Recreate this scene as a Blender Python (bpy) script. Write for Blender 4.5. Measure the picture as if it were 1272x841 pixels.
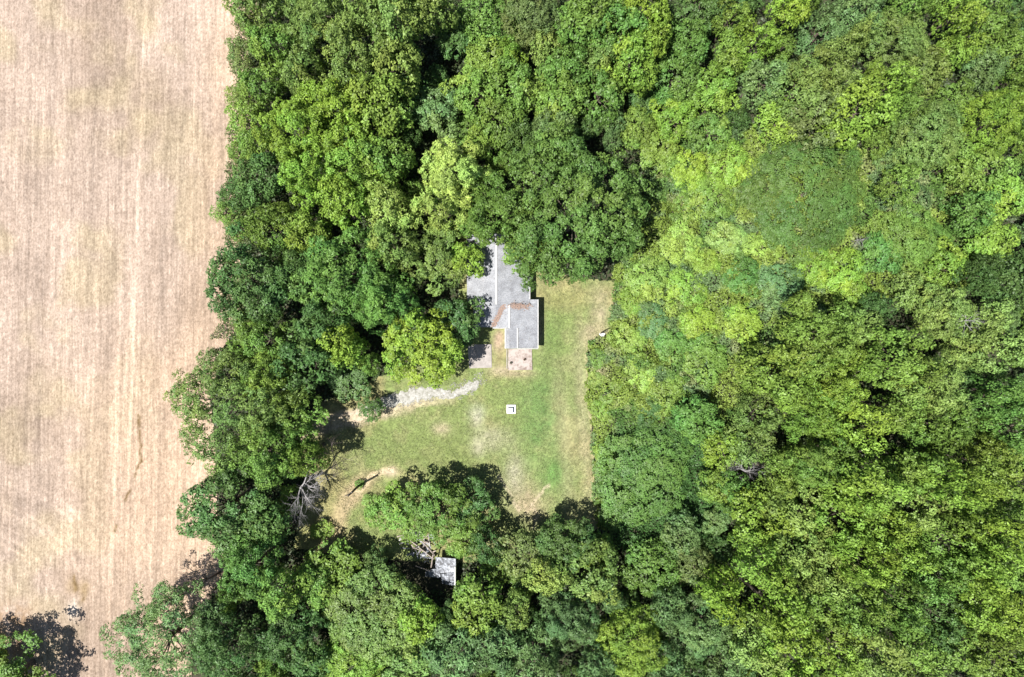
import bpy, bmesh, math, random
import numpy as np
from mathutils import Vector

scene = bpy.context.scene
for o in list(bpy.data.objects):
    bpy.data.objects.remove(o, do_unlink=True)
COL = scene.collection

# ------------------------------------------------------------------ camera, sky, sun, exposure
CAM_H = 100.0          # the drone hovers 100 m above the yard, looking straight down
S = 0.12               # metres on the ground per pixel of the photograph
cam_data = bpy.data.cameras.new("camera")
cam_data.sensor_fit = 'HORIZONTAL'
cam_data.sensor_width = 36.0
cam_data.lens = 36.0 * CAM_H / (1272 * S)
cam_data.clip_start = 0.5
cam_data.clip_end = 6000
cam = bpy.data.objects.new("camera", cam_data)
cam.location = (0, 0, CAM_H)
cam.rotation_euler = (0, 0, 0)
COL.objects.link(cam)
scene.camera = cam

SUN_EL = math.radians(66)
SUN_A = math.radians(28)       # shadows point this far anticlockwise of +X (picture right)
sdir = Vector((math.cos(SUN_A) * math.cos(SUN_EL), math.sin(SUN_A) * math.cos(SUN_EL), -math.sin(SUN_EL)))
sun_data = bpy.data.lights.new("sun", 'SUN')
sun_data.energy = 5.0
sun_data.angle = math.radians(0.53)
sun_data.color = (1.0, 0.965, 0.90)
sun = bpy.data.objects.new("sun", sun_data)
sun.rotation_euler = sdir.to_track_quat('-Z', 'Y').to_euler()
sun.location = (-60, -40, 120)
COL.objects.link(sun)

world = bpy.data.worlds.new("World")
scene.world = world
world.use_nodes = True
wn = world.node_tree
wn.nodes.clear()
sky = wn.nodes.new('ShaderNodeTexSky')
sky.sky_type = 'NISHITA'
sky.sun_disc = False
sky.sun_elevation = SUN_EL
sky.sun_rotation = math.atan2(-math.cos(SUN_A), -math.sin(SUN_A))
bg = wn.nodes.new('ShaderNodeBackground')
bg.inputs['Strength'].default_value = 0.055
wo = wn.nodes.new('ShaderNodeOutputWorld')
wn.links.new(sky.outputs[0], bg.inputs[0])
wn.links.new(bg.outputs[0], wo.inputs[0])

scene.view_settings.view_transform = 'Standard'
scene.view_settings.look = 'None'
scene.view_settings.gamma = 1.0
scene.view_settings.exposure = 0.86
scene.cycles.max_bounces = 6
scene.cycles.diffuse_bounces = 3
scene.cycles.transmission_bounces = 4

# ------------------------------------------------------------------ helpers
def at(px, py, z=0.0):
    """the real place, at height z, of a point of the photograph"""
    k = S * (CAM_H - z) / CAM_H
    return Vector(((px - 636.0) * k, -(py - 420.5) * k, z))

def norm(a):
    return a / np.maximum(np.linalg.norm(a, axis=-1, keepdims=True), 1e-9)

def tag(o, label=None, cat=None, group=None, kind=None):
    if label: o['label'] = label
    if cat: o['category'] = cat
    if group: o['group'] = group
    if kind: o['kind'] = kind
    return o

def np_mesh(name, V, F, mat, tint=None, smooth=False):
    """a mesh from numpy vertices and quads"""
    V = np.ascontiguousarray(V, dtype=np.float32); F = np.ascontiguousarray(F, dtype=np.int32)
    me = bpy.data.meshes.new(name)
    n, m = len(V), len(F)
    k = F.shape[1]
    me.vertices.add(n); me.vertices.foreach_set('co', V.ravel())
    me.loops.add(m * k); me.loops.foreach_set('vertex_index', F.ravel())
    me.polygons.add(m)
    me.polygons.foreach_set('loop_start', np.arange(0, m * k, k, dtype=np.int32))
    try:
        me.polygons.foreach_set('loop_total', np.full(m, k, dtype=np.int32))
    except Exception:
        pass
    me.update(calc_edges=True)
    if smooth:
        me.polygons.foreach_set('use_smooth', np.ones(m, dtype=bool))
    if tint is not None:
        a = me.attributes.new('tint', 'FLOAT_COLOR', 'POINT')
        c = np.ones((n, 4), dtype=np.float32); c[:, :3] = tint
        a.data.foreach_set('color', c.ravel())
    me.materials.append(mat)
    return me

def link(name, me, parent=None):
    o = bpy.data.objects.new(name, me)
    COL.objects.link(o)
    if parent is not None: o.parent = parent
    return o

def empty(name, loc, rz=0.0):
    o = bpy.data.objects.new(name, None)
    COL.objects.link(o)
    o.location = loc; o.rotation_euler = (0, 0, rz)
    o.empty_display_size = 0.5
    return o

class MB:
    """collects boxes, slabs and tubes and links them as one mesh"""
    def __init__(self): self.v = []; self.f = []
    def add(self, vs, fs):
        b = len(self.v); self.v += [tuple(p) for p in vs]; self.f += [tuple(b + i for i in f) for f in fs]
    def box(self, c, size, rz=0.0, tilt=None):
        sx, sy, sz = [s / 2 for s in size]
        cr, sr = math.cos(rz), math.sin(rz)
        vs = []
        for z in (-sz, sz):
            for x, y in ((-sx, -sy), (sx, -sy), (sx, sy), (-sx, sy)):
                p = Vector((x, y, z))
                if tilt is not None: p.rotate(tilt)
                vs.append((c[0] + p.x * cr - p.y * sr, c[1] + p.x * sr + p.y * cr, c[2] + p.z))
        self.add(vs, [(3, 2, 1, 0), (4, 5, 6, 7), (0, 1, 5, 4), (1, 2, 6, 5), (2, 3, 7, 6), (3, 0, 4, 7)])
    def slab(self, pts, t):
        """a polygon given by its top outline, thickened downwards by t"""
        n = len(pts)
        vs = [tuple(p) for p in pts] + [(p[0], p[1], p[2] - t) for p in pts]
        fs = [tuple(range(n)), tuple(range(2 * n - 1, n - 1, -1))]
        fs += [(i, n + i, n + (i + 1) % n, (i + 1) % n) for i in range(n)]
        self.add(vs, fs)
    def tube(self, pts, rads, sides=7):
        pts = [Vector(p) for p in pts]
        vs, fs = [], []
        for i, p in enumerate(pts):
            d = (pts[min(i + 1, len(pts) - 1)] - pts[max(i - 1, 0)]).normalized()
            u = d.cross(Vector((0, 0, 1)) if abs(d.z) < 0.9 else Vector((1, 0, 0))).normalized()
            w = d.cross(u)
            for k in range(sides):
                a = 2 * math.pi * k / sides
                vs.append(p + (u * math.cos(a) + w * math.sin(a)) * rads[i])
        for i in range(len(pts) - 1):
            for k in range(sides):
                k2 = (k + 1) % sides
                fs.append((i * sides + k, i * sides + k2, (i + 1) * sides + k2, (i + 1) * sides + k))
        fs.append(tuple(range((len(pts) - 1) * sides, len(pts) * sides)))
        fs.append(tuple(range(sides - 1, -1, -1)))
        self.add(vs, fs)
    def mesh(self, name, mat, bevel=0.0, smooth=False):
        me = bpy.data.meshes.new(name)
        me.from_pydata(self.v, [], self.f)
        bm = bmesh.new(); bm.from_mesh(me)
        bmesh.ops.recalc_face_normals(bm, faces=bm.faces)
        if bevel:
            bmesh.ops.bevel(bm, geom=[e for e in bm.edges], offset=bevel, segments=1, affect='EDGES', clamp_overlap=True)
        bm.to_mesh(me); bm.free()
        if smooth:
            for p in me.polygons: p.use_smooth = True
        me.materials.append(mat)
        return me
    def build(self, name, mat, parent=None, bevel=0.0, smooth=False):
        return link(name, self.mesh(name, mat, bevel, smooth), parent)

# value noise in numpy
def vnoise(x, y, scale, seed=0):
    rs = np.random.RandomState(seed * 7 + 3)
    T = rs.rand(256, 256)
    x = np.asarray(x) / scale + 1000.0; y = np.asarray(y) / scale + 1000.0
    xi = np.floor(x).astype(int); yi = np.floor(y).astype(int)
    fx = x - xi; fy = y - yi
    fx = fx * fx * (3 - 2 * fx); fy = fy * fy * (3 - 2 * fy)
    a = T[yi % 256, xi % 256]; b = T[yi % 256, (xi + 1) % 256]
    c = T[(yi + 1) % 256, xi % 256]; d = T[(yi + 1) % 256, (xi + 1) % 256]
    return (a * (1 - fx) + b * fx) * (1 - fy) + (c * (1 - fx) + d * fx) * fy

def fbm(x, y, scale, seed=0, oct=4):
    t = 0; w = 0; a = 1.0
    for i in range(oct):
        t = t + a * vnoise(x, y, scale / 2 ** i, seed + i * 11); w += a; a *= 0.55
    return t / w

def inside(px, py, poly):
    px = np.asarray(px, float); py = np.asarray(py, float)
    r = np.zeros(px.shape, bool)
    n = len(poly)
    for i in range(n):
        x0, y0 = poly[i]; x1, y1 = poly[(i + 1) % n]
        if y0 == y1: continue
        c = ((y0 > py) != (y1 > py)) & (px < (x1 - x0) * (py - y0) / (y1 - y0) + x0)
        r ^= c
    return r

def seg_dist(px, py, line):
    d = np.full(np.shape(px), 1e9)
    for (x0, y0), (x1, y1) in zip(line[:-1], line[1:]):
        vx, vy = x1 - x0, y1 - y0
        t = np.clip(((px - x0) * vx + (py - y0) * vy) / (vx * vx + vy * vy), 0, 1)
        d = np.minimum(d, np.hypot(px - x0 - t * vx, py - y0 - t * vy))
    return d

def sstep(a, b, x):
    t = np.clip((x - a) / (b - a), 0, 1)
    return t * t * (3 - 2 * t)

# ------------------------------------------------------------------ materials
def new_mat(name):
    m = bpy.data.materials.new(name); m.use_nodes = True
    nt = m.node_tree; nt.nodes.clear()
    out = nt.nodes.new('ShaderNodeOutputMaterial')
    bs = nt.nodes.new('ShaderNodeBsdfPrincipled')
    nt.links.new(bs.outputs[0], out.inputs[0])
    return m, nt, bs, out

def noise_node(nt, scale, detail=4, rough=0.6, stretch=(1, 1, 1), coord='Object'):
    tc = nt.nodes.new('ShaderNodeTexCoord'); mp = nt.nodes.new('ShaderNodeMapping')
    mp.inputs['Scale'].default_value = stretch
    nz = nt.nodes.new('ShaderNodeTexNoise')
    nz.inputs['Scale'].default_value = scale; nz.inputs['Detail'].default_value = detail
    nz.inputs['Roughness'].default_value = rough
    nt.links.new(tc.outputs[coord], mp.inputs[0]); nt.links.new(mp.outputs[0], nz.inputs['Vector'])
    return nz

def ramp(nt, fac, stops):
    r = nt.nodes.new('ShaderNodeValToRGB')
    cr = r.color_ramp
    while len(cr.elements) < len(stops): cr.elements.new(0.5)
    for e, (p, c) in zip(cr.elements, stops):
        e.position = p; e.color = (c[0], c[1], c[2], 1)
    nt.links.new(fac, r.inputs[0])
    return r

def mix_mul(nt, a, b, fac=1.0):
    m = nt.nodes.new('ShaderNodeMix'); m.data_type = 'RGBA'; m.blend_type = 'MULTIPLY'
    m.inputs[0].default_value = fac
    nt.links.new(a, m.inputs[6]); nt.links.new(b, m.inputs[7])
    return m.outputs[2]

def bump(nt, bs, h, strength, dist):
    b = nt.nodes.new('ShaderNodeBump'); b.inputs['Strength'].default_value = strength
    b.inputs['Distance'].default_value = dist
    nt.links.new(h, b.inputs['Height']); nt.links.new(b.outputs[0], bs.inputs['Normal'])

def leaf_material(name, transl=0.22, own=None):
    m, nt, bs, out = new_mat(name)
    att = nt.nodes.new('ShaderNodeAttribute'); att.attribute_name = 'tint'
    if own is None:
        oi = nt.nodes.new('ShaderNodeObjectInfo')
        col = mix_mul(nt, oi.outputs['Color'], att.outputs['Color'])
    else:
        col = att.outputs['Color']
    nt.links.new(col, bs.inputs['Base Color'])
    bs.inputs['Roughness'].default_value = 0.48
    bs.inputs['Specular IOR Level'].default_value = 0.30
    tr = nt.nodes.new('ShaderNodeBsdfTranslucent')
    warm = nt.nodes.new('ShaderNodeRGB'); warm.outputs[0].default_value = (1.0, 1.0, 0.55, 1)
    nt.links.new(mix_mul(nt, col, warm.outputs[0]), tr.inputs[0])
    mx = nt.nodes.new('ShaderNodeMixShader'); mx.inputs[0].default_value = transl
    nt.links.new(bs.outputs[0], mx.inputs[1]); nt.links.new(tr.outputs[0], mx.inputs[2])
    nt.links.new(mx.outputs[0], out.inputs[0])
    return m

def simple_mat(name, dark, light, scale, rough=0.85, detail=5, bmp=0.0, bdist=0.02, stretch=(1, 1, 1), metal=0.0, lo=0.3, hi=0.7):
    m, nt, bs, out = new_mat(name)
    nz = noise_node(nt, scale, detail, 0.65, stretch)
    r = ramp(nt, nz.outputs[0], [(lo, dark), (hi, light)])
    nt.links.new(r.outputs[0], bs.inputs['Base Color'])
    bs.inputs['Roughness'].default_value = rough; bs.inputs['Metallic'].default_value = metal
    if bmp: bump(nt, bs, nz.outputs[0], bmp, bdist)
    return m

def ground_mat(name, scale, stretch, lo=0.72, hi=1.28, bmp=0.6, bdist=0.05):
    """colour of the sheet (attribute) with fine grain on top"""
    m, nt, bs, out = new_mat(name)
    att = nt.nodes.new('ShaderNodeAttribute'); att.attribute_name = 'tint'
    nz = noise_node(nt, scale, 3, 0.75, stretch)
    r = ramp(nt, nz.outputs[0], [(0.33, (lo, lo, lo)), (0.67, (hi, hi, hi * 0.98))])
    nt.links.new(mix_mul(nt, att.outputs['Color'], r.outputs[0]), bs.inputs['Base Color'])
    bs.inputs['Roughness'].default_value = 0.95
    bs.inputs['Specular IOR Level'].default_value = 0.1
    bump(nt, bs, nz.outputs[0], bmp, bdist)
    return m

M_LEAF = leaf_material('leaf')
M_SCRUB = leaf_material('scrub_leaf', 0.3, own=True)
M_BARK = simple_mat('bark', (0.055, 0.042, 0.032), (0.16, 0.13, 0.10), 9, 0.95, bmp=0.6, stretch=(1, 1, 0.25))
M_DEAD = simple_mat('dead_wood', (0.17, 0.16, 0.165), (0.38, 0.365, 0.37), 6, 0.9, stretch=(1, 1, 0.3))
M_TWIG = simple_mat('twig', (0.10, 0.075, 0.075), (0.23, 0.18, 0.17), 6, 0.9)
def field_mat():
    m, nt, bs, out = new_mat('stubble_soil')
    att = nt.nodes.new('ShaderNodeAttribute'); att.attribute_name = 'tint'
    grit = noise_node(nt, 4.4, 2, 0.8, (1.0, 0.6, 1.0))
    row = noise_node(nt, 1.0, 3, 0.7, (2.6, 0.10, 1.0))
    row.inputs['Distortion'].default_value = 0.15
    clod = noise_node(nt, 1.1, 5, 0.75)
    r1 = ramp(nt, grit.outputs[0], [(0.30, (0.72, 0.70, 0.68)), (0.70, (1.28, 1.28, 1.29))])
    r2 = ramp(nt, row.outputs[0], [(0.33, (0.82, 0.80, 0.78)), (0.67, (1.17, 1.17, 1.17))])
    r3 = ramp(nt, clod.outputs[0], [(0.32, (0.84, 0.82, 0.80)), (0.62, (1.08, 1.08, 1.08))])
    c = mix_mul(nt, mix_mul(nt, mix_mul(nt, att.outputs['Color'], r1.outputs[0]), r2.outputs[0]), r3.outputs[0])
    nt.links.new(c, bs.inputs['Base Color'])
    bs.inputs['Roughness'].default_value = 0.95; bs.inputs['Specular IOR Level'].default_value = 0.1
    bump(nt, bs, grit.outputs[0], 0.8, 0.06)
    return m
M_FIELD = field_mat()
M_LAWN = ground_mat('mown_grass', 3.6, (1, 1, 1), 0.72, 1.28, 0.8, 0.06)
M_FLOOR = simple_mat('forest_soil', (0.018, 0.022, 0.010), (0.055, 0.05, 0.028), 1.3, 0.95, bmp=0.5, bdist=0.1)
M_GRAVEL = simple_mat('pale_gravel', (0.17, 0.165, 0.13), (0.46, 0.45, 0.43), 2.6, 0.9, bmp=0.8, bdist=0.05)
M_CONC = simple_mat('concrete', (0.24, 0.215, 0.20), (0.37, 0.335, 0.315), 2.2, 0.9, bmp=0.2)
M_PATIO = simple_mat('stained_concrete', (0.20, 0.15, 0.13), (0.37, 0.325, 0.30), 1.6, 0.9, detail=7, bmp=0.2, lo=0.36, hi=0.56)
M_WHITE = simple_mat('white_paint', (0.62, 0.61, 0.59), (0.80, 0.79, 0.77), 3.0, 0.6)
M_TRIM = simple_mat('weathered_trim', (0.34, 0.335, 0.33), (0.56, 0.55, 0.54), 2.5, 0.7)
M_SIDING = simple_mat('siding_paint', (0.52, 0.51, 0.48), (0.66, 0.65, 0.61), 2.0, 0.7)
M_WOOD = simple_mat('weathered_wood', (0.20, 0.165, 0.14), (0.42, 0.36, 0.32), 5.0, 0.9, stretch=(1, 0.2, 1))
M_POLE = simple_mat('creosote_pole', (0.030, 0.026, 0.022), (0.075, 0.065, 0.055), 6.0, 0.9)
M_LITTER = simple_mat('dead_leaf', (0.19, 0.125, 0.10), (0.36, 0.265, 0.22), 14, 0.95)
M_GLASS, _nt, _b, _o = new_mat('window_glass')
_b.inputs['Base Color'].default_value = (0.03, 0.035, 0.04, 1); _b.inputs['Roughness'].default_value = 0.08
M_POT = simple_mat('reddish_clay', (0.10, 0.03, 0.025), (0.2, 0.06, 0.05), 8, 0.8)
M_DARKPOT = simple_mat('dark_clay', (0.02, 0.02, 0.022), (0.05, 0.045, 0.05), 8, 0.7)

def roof_mat():
    m, nt, bs, out = new_mat('grey_shingle')
    n1 = noise_node(nt, 9.0, 4, 0.75)
    n2 = noise_node(nt, 0.7, 5, 0.6)
    n3 = noise_node(nt, 1.6, 5, 0.7, (1.0, 2.4, 1.0))
    r1 = ramp(nt, n1.outputs[0], [(0.34, (0.56, 0.56, 0.58)), (0.66, (1.32, 1.32, 1.34))])
    r2 = ramp(nt, n2.outputs[0], [(0.30, (0.20, 0.205, 0.22)), (0.70, (0.335, 0.345, 0.365))])
    r3 = ramp(nt, n3.outputs[0], [(0.56, (1, 1, 1)), (0.75, (0.72, 0.64, 0.58))])
    c = mix_mul(nt, mix_mul(nt, r2.outputs[0], r1.outputs[0]), r3.outputs[0])
    nt.links.new(c, bs.inputs['Base Color'])
    bs.inputs['Roughness'].default_value = 0.85
    bump(nt, bs, n1.outputs[0], 0.5, 0.03)
    return m
M_ROOF = roof_mat()

def metal_mat():
    m, nt, bs, out = new_mat('rusty_roof_metal')
    n1 = noise_node(nt, 2.4, 6, 0.7)
    r = ramp(nt, n1.outputs[0], [(0.40, (0.03, 0.03, 0.035)), (0.50, (0.13, 0.14, 0.165)), (0.60, (0.30, 0.32, 0.36)), (0.68, (0.48, 0.5, 0.54))])
    nt.links.new(r.outputs[0], bs.inputs['Base Color'])
    bs.inputs['Roughness'].default_value = 0.55; bs.inputs['Metallic'].default_value = 0.1
    return m
M_METAL = metal_mat()

# ------------------------------------------------------------------ ground sheets
FIELD_EDGE = [(318, -120), (322, 0), (312, 60), (312, 150), (305, 200), (300, 260), (300, 330), (300, 400), (272, 440),
              (262, 500), (268, 560), (270, 640), (285, 700), (262, 740), (240, 800), (230, 980)]
FIELD = [(-420, -120)] + FIELD_EDGE + [(-420, 980)]
YARD = [(372, 520), (400, 500), (470, 468), (560, 440), (572, 400), (568, 290), (668, 285), (680, 340), (765, 350), (763, 366),
        (759, 412), (733, 424), (729, 440), (733, 500), (743, 625), (744, 655), (690, 690), (560, 700), (420, 690), (365, 680), (378, 600)]
BRUSH = [(765, 330), (800, 215), (850, 150), (1000, 170), (1200, 240), (1240, 350), (1110, 370), (1020, 385), (960, 430), (905, 530),
         (880, 680), (790, 700), (746, 655), (743, 625), (733, 500), (729, 440), (733, 424), (759, 412), (763, 366)]

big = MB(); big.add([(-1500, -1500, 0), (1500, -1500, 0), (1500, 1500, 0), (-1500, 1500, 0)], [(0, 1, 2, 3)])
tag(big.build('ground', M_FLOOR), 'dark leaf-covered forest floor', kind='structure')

def sheet(name, poly, step, colfn, zfn, mat, label):
    xs = [p[0] for p in poly]; ys = [p[1] for p in poly]
    nx = int((max(xs) - min(xs)) * S / step); ny = int((max(ys) - min(ys)) * S / step)
    gx = np.linspace(min(xs), max(xs), nx + 1); gy = np.linspace(min(ys), max(ys), ny + 1)
    PX, PY = np.meshgrid(gx, gy)
    col = colfn(PX, PY); z = zfn(PX, PY)
    V = np.stack([(PX - 636.0) * S, -(PY - 420.5) * S, z], -1).reshape(-1, 3)
    idx = np.arange((nx + 1) * (ny + 1)).reshape(ny + 1, nx + 1)
    F = np.stack([idx[1:, :-1], idx[1:, 1:], idx[:-1, 1:], idx[:-1, :-1]], -1).reshape(-1, 4)
    cx = (PX[1:, :-1] + PX[1:, 1:]) / 2; cy = (PY[1:, :-1] + PY[:-1, :-1]) / 2
    keep = inside(cx, cy, poly).reshape(-1)
    F = F[keep]
    used = np.unique(F); remap = np.full(len(V), -1); remap[used] = np.arange(len(used))
    o = link(name, np_mesh(name, V[used], remap[F], mat, col.reshape(-1, 3)[used], smooth=True))
    return tag(o, label, kind='structure')

def lerp3(c, d, t):
    return c * (1 - t[..., None]) + np.array(d) * t[..., None]

def field_col(PX, PY):
    base = np.array([0.385, 0.308, 0.256])
    c = np.tile(base, PX.shape + (1,))
    U = PX + (PY - 420) * 0.035                       # drill rows lean slightly
    big_ = fbm(PX, PY, 130, 5, 4)
    c = lerp3(c, (0.315, 0.248, 0.200), sstep(0.45, 0.75, big_))
    c = lerp3(c, (0.37, 0.31, 0.205), 0.6 * sstep(0.5, 0.75, fbm(PX, PY, 60, 31, 3)))
    # paler, washed soil towards the trees and the lower end
    wash = np.exp(-(((PX - 185) / 85) ** 2 + ((PY - 600) / 190) ** 2)) + 0.7 * sstep(-70, 0, PX - np.interp(PY, [p[1] for p in FIELD_EDGE], [p[0] for p in FIELD_EDGE]) + 20)
    c = lerp3(c, (0.465, 0.352, 0.262), np.clip(wash * (0.6 + 0.6 * fbm(PX, PY, 40, 9, 3)), 0, 1))
    # rows and wheel tracks
    rows = vnoise(U, PY * 0.02, 3.2, 40) - 0.5
    rows2 = vnoise(U, PY * 0.045, 9.0, 41) - 0.5
    rows3 = vnoise(U, PY * 0.08, 26.0, 42) - 0.5
    streak = vnoise(U, PY * 0.25, 2.2, 43) - 0.5
    f = 1 + 0.20 * rows + 0.17 * rows2 + 0.11 * rows3 + 0.20 * streak + 0.30 * (fbm(PX, PY, 48, 93, 4) - 0.5)
    for x0, w, a in ((12, 2.2, .10), (21, 2.2, .10), (63, 2.5, .07), (76, 2.5, .07), (148, 2.0, .2), (166, 2.0, .2), (232, 2.2, .09), (246, 2.2, .07), (108, 3, -.06), (200, 5, -.06), (128, 6, -.07)):
        f += a * np.exp(-((U - x0) / w) ** 2) * (0.5 + vnoise(U, PY, 35, 50 + x0))
    # curved turning tracks in the lower left
    for k, rr in enumerate((90, 100, 128, 137, 165, 174, 60)):
        d = np.abs(np.hypot(PX + 30, (PY - 760) * 1.0) - rr)
        m = sstep(560, 640, PY) * sstep(760, 700, PY) * sstep(175, 90, PX)
        f += 0.27 * np.exp(-(d / 2.6) ** 2) * m * (0.4 + vnoise(PX, PY, 14, 70 + k))
    d = seg_dist(PX, PY, [(15, 20), (40, 95), (62, 170), (85, 230)])
    f += 0.13 * np.exp(-(d / 2.4) ** 2)
    grit = vnoise(PX, PY, 1.6, 44) - 0.5
    f += 0.26 * grit
    c = c * f[..., None] * 0.82
    # drought cracks and a small washed gully
    wob = (fbm(PX, PY, 7, 77, 3) - 0.5) * 5
    for line, w in (([(172, 515), (174, 545), (176, 572)], 0.9), ([(176, 572), (163, 600), (157, 622)], 0.9), ([(150, 640), (140, 668)], 0.7),
                    ([(92, 715), (95, 735), (99, 750)], 1.5), ([(108, 728), (101, 745), (99, 752)], 1.8)):
        d = seg_dist(PX + wob, PY, line)
        c = lerp3(c, (0.13, 0.085, 0.035), 0.95 * np.exp(-(d / (w * 1.7)) ** 2) * sstep(0.25, 0.5, vnoise(PX, PY, 9, 78)))
    g = np.exp(-(((PX - 104) / 7) ** 2 + ((PY - 732) / 11) ** 2)) + np.exp(-(((PX - 88) / 6) ** 2 + ((PY - 727) / 9) ** 2))
    c = lerp3(c, (0.27, 0.20, 0.11), 0.7 * np.clip(g * (0.3 + fbm(PX, PY, 8, 80, 3)), 0, 1))
    c = lerp3(c, (0.60, 0.54, 0.47), 0.8 * np.exp(-(((PX - 92) / 7) ** 2 + ((PY - 757) / 10) ** 2)))
    # brown weeds round the tree in the lower left corner
    w = sstep(735, 765, PY + 26 * (fbm(PX, PY, 16, 82, 3) - 0.5)) * sstep(58, 25, PX)
    c = lerp3(c, (0.25, 0.17, 0.105), 0.85 * w * sstep(0.25, 0.6, fbm(PX, PY, 6, 83, 3)))
    return np.clip(c, 0.01, 0.9)

def field_z(PX, PY):
    U = PX + (PY - 420) * 0.035
    return 0.05 + 0.035 * vnoise(U, PY * 0.03, 3.0, 40) + 0.02 * vnoise(PX, PY, 3, 90)

sheet('field', FIELD, 0.25, field_col, field_z, M_FIELD, 'bare tan harvested field with faint drill rows')

def yard_col(PX, PY):
    c = np.tile(np.array([0.160, 0.200, 0.072]), PX.shape + (1,))
    n = fbm(PX, PY, 46, 3, 5); n2 = fbm(PX, PY, 16, 14, 4)
    c = lerp3(c, (0.235, 0.215, 0.105), sstep(0.42, 0.68, n))
    c = lerp3(c, (0.21, 0.215, 0.10), 0.7 * sstep(0.45, 0.7, n2))
    def spot(x, y, rx, ry, col, a):
        nonlocal c
        m = np.exp(-(((PX - x) / rx) ** 2 + ((PY - y) / ry) ** 2))
        c = lerp3(c, col, np.clip(a * m * (0.45 + 1.1 * fbm(PX, PY, 13, int(x), 4)), 0, 1))
    spot(672, 520, 26, 60, (0.110, 0.185, 0.060), 1.0)
    spot(690, 590, 18, 26, (0.105, 0.195, 0.055), 1.0)
    spot(680, 420, 18, 40, (0.125, 0.180, 0.058), 0.9)
    spot(560, 560, 60, 22, (0.150, 0.185, 0.065), 0.8)
    # bare and stony places
    spot(612, 545, 22, 13, (0.29, 0.275, 0.19), 0.9)
    spot(595, 555, 9, 11, (0.31, 0.29, 0.21), 0.7)
    spot(640, 592, 13, 26, (0.26, 0.255, 0.175), 1.0)
    spot(592, 515, 9, 12, (0.40, 0.38, 0.32), 0.8)
    spot(548, 532, 10, 8, (0.33, 0.28, 0.19), 0.9)
    spot(745, 385, 12, 24, (0.29, 0.25, 0.165), 0.85)
    spot(735, 415, 17, 13, (0.30, 0.255, 0.17), 0.9)
    spot(702, 372, 26, 12, (0.21, 0.215, 0.085), 0.8)
    # worn strip along the tall growth on the east side
    e = np.interp(PY, [424, 440, 500, 625, 655], [733, 729, 733, 743, 744])
    s_ = np.exp(-((PX - e + 10) / 9.0) ** 2) * sstep(400, 440, PY)
    c = lerp3(c, (0.305, 0.265, 0.175), np.clip(0.42 * s_ * (0.55 + 0.9 * fbm(PX, PY, 18, 61, 3)), 0, 1))
    c = lerp3(c, (0.27, 0.25, 0.15), 0.35 * np.exp(-((PX - e + 36) / 10) ** 2) * sstep(430, 480, PY))
    edge = np.exp(-((PX - e + 1.5) / 1.4) ** 2) * sstep(424, 432, PY)
    c = lerp3(c, (0.45, 0.37, 0.24), 0.45 * edge)
    # mowing passes, north-south on the east half
    mow = np.sin(PX / 3.1 + 1.2 * vnoise(PX, PY, 40, 63)) * sstep(650, 700, PX)
    c = c * (1 + 0.05 * mow)[..., None]
    # the sandy track from the west and its pale shoulder
    d = seg_dist(PX, PY, [(360, 545), (400, 528), (432, 520), (470, 512), (510, 502), (560, 496)]) + 9 * (fbm(PX, PY, 10, 21, 3) - 0.5)
    c = lerp3(c, (0.43, 0.345, 0.27), sstep(15, 5, d) * sstep(545, 440, PX))
    c = lerp3(c, (0.38, 0.32, 0.22), 0.8 * sstep(8, 2, d) * sstep(590, 520, PX))
    d = seg_dist(PX, PY, [(478, 582), (455, 594), (432, 620), (420, 645), (405, 690)]) + 7 * (fbm(PX, PY, 9, 25, 3) - 0.5)
    c = lerp3(c, (0.33, 0.255, 0.165), 0.85 * sstep(17, 5, d) * sstep(575, 610, PY + 0.3 * (470 - PX)))
    d = seg_dist(PX, PY, [(488, 582), (462, 590), (445, 612)]) + 3 * (fbm(PX, PY, 6, 27, 3) - 0.5)
    c = lerp3(c, (0.44, 0.36, 0.24), 0.85 * sstep(5, 1.5, d))
    c = lerp3(c, (0.42, 0.34, 0.25), 0.9 * np.exp(-(((PX - 486) / 9) ** 2 + ((PY - 586) / 6) ** 2)))
    c = lerp3(c, (0.27, 0.24, 0.11), 0.6 * sstep(440, 400, PX) * sstep(520, 560, PY))
    # eroded runnels in the south-east
    wob = (fbm(PX, PY, 6, 29, 3) - 0.5) * 5
    for line in ([(620, 592), (632, 610), (640, 628), (652, 636), (664, 645)], [(660, 625), (668, 640), (663, 655)], [(640, 625), (648, 640)], [(684, 600), (672, 612), (660, 628)]):
        dd = seg_dist(PX + wob, PY + wob, line)
        c = lerp3(c, (0.42, 0.37, 0.26), 0.75 * sstep(3.2, 0.6, dd) * sstep(0.28, 0.5, vnoise(PX, PY, 5, 30)))
    spot(655, 625, 22, 22, (0.32, 0.25, 0.175), 0.9)
    # bare earth round the house
    spot(620, 424, 8, 13, (0.31, 0.235, 0.17), 1.1)
    spot(670, 405, 5, 26, (0.30, 0.26, 0.165), 0.9)
    spot(622, 460, 14, 6, (0.34, 0.29, 0.2), 0.8)
    spot(645, 464, 20, 5, (0.33, 0.26, 0.18), 0.8)
    f = 1 + 0.42 * (vnoise(PX, PY, 2.0, 33) - 0.5) + 0.26 * (vnoise(PX, PY, 5, 34) - 0.5)
    return np.clip(c * f[..., None], 0.01, 0.9)

def yard_z(PX, PY):
    return 0.10 + 0.05 * fbm(PX, PY, 20, 35, 3)

sheet('lawn', YARD, 0.2, yard_col, yard_z, M_LAWN, 'mown patchy lawn round the house')

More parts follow.
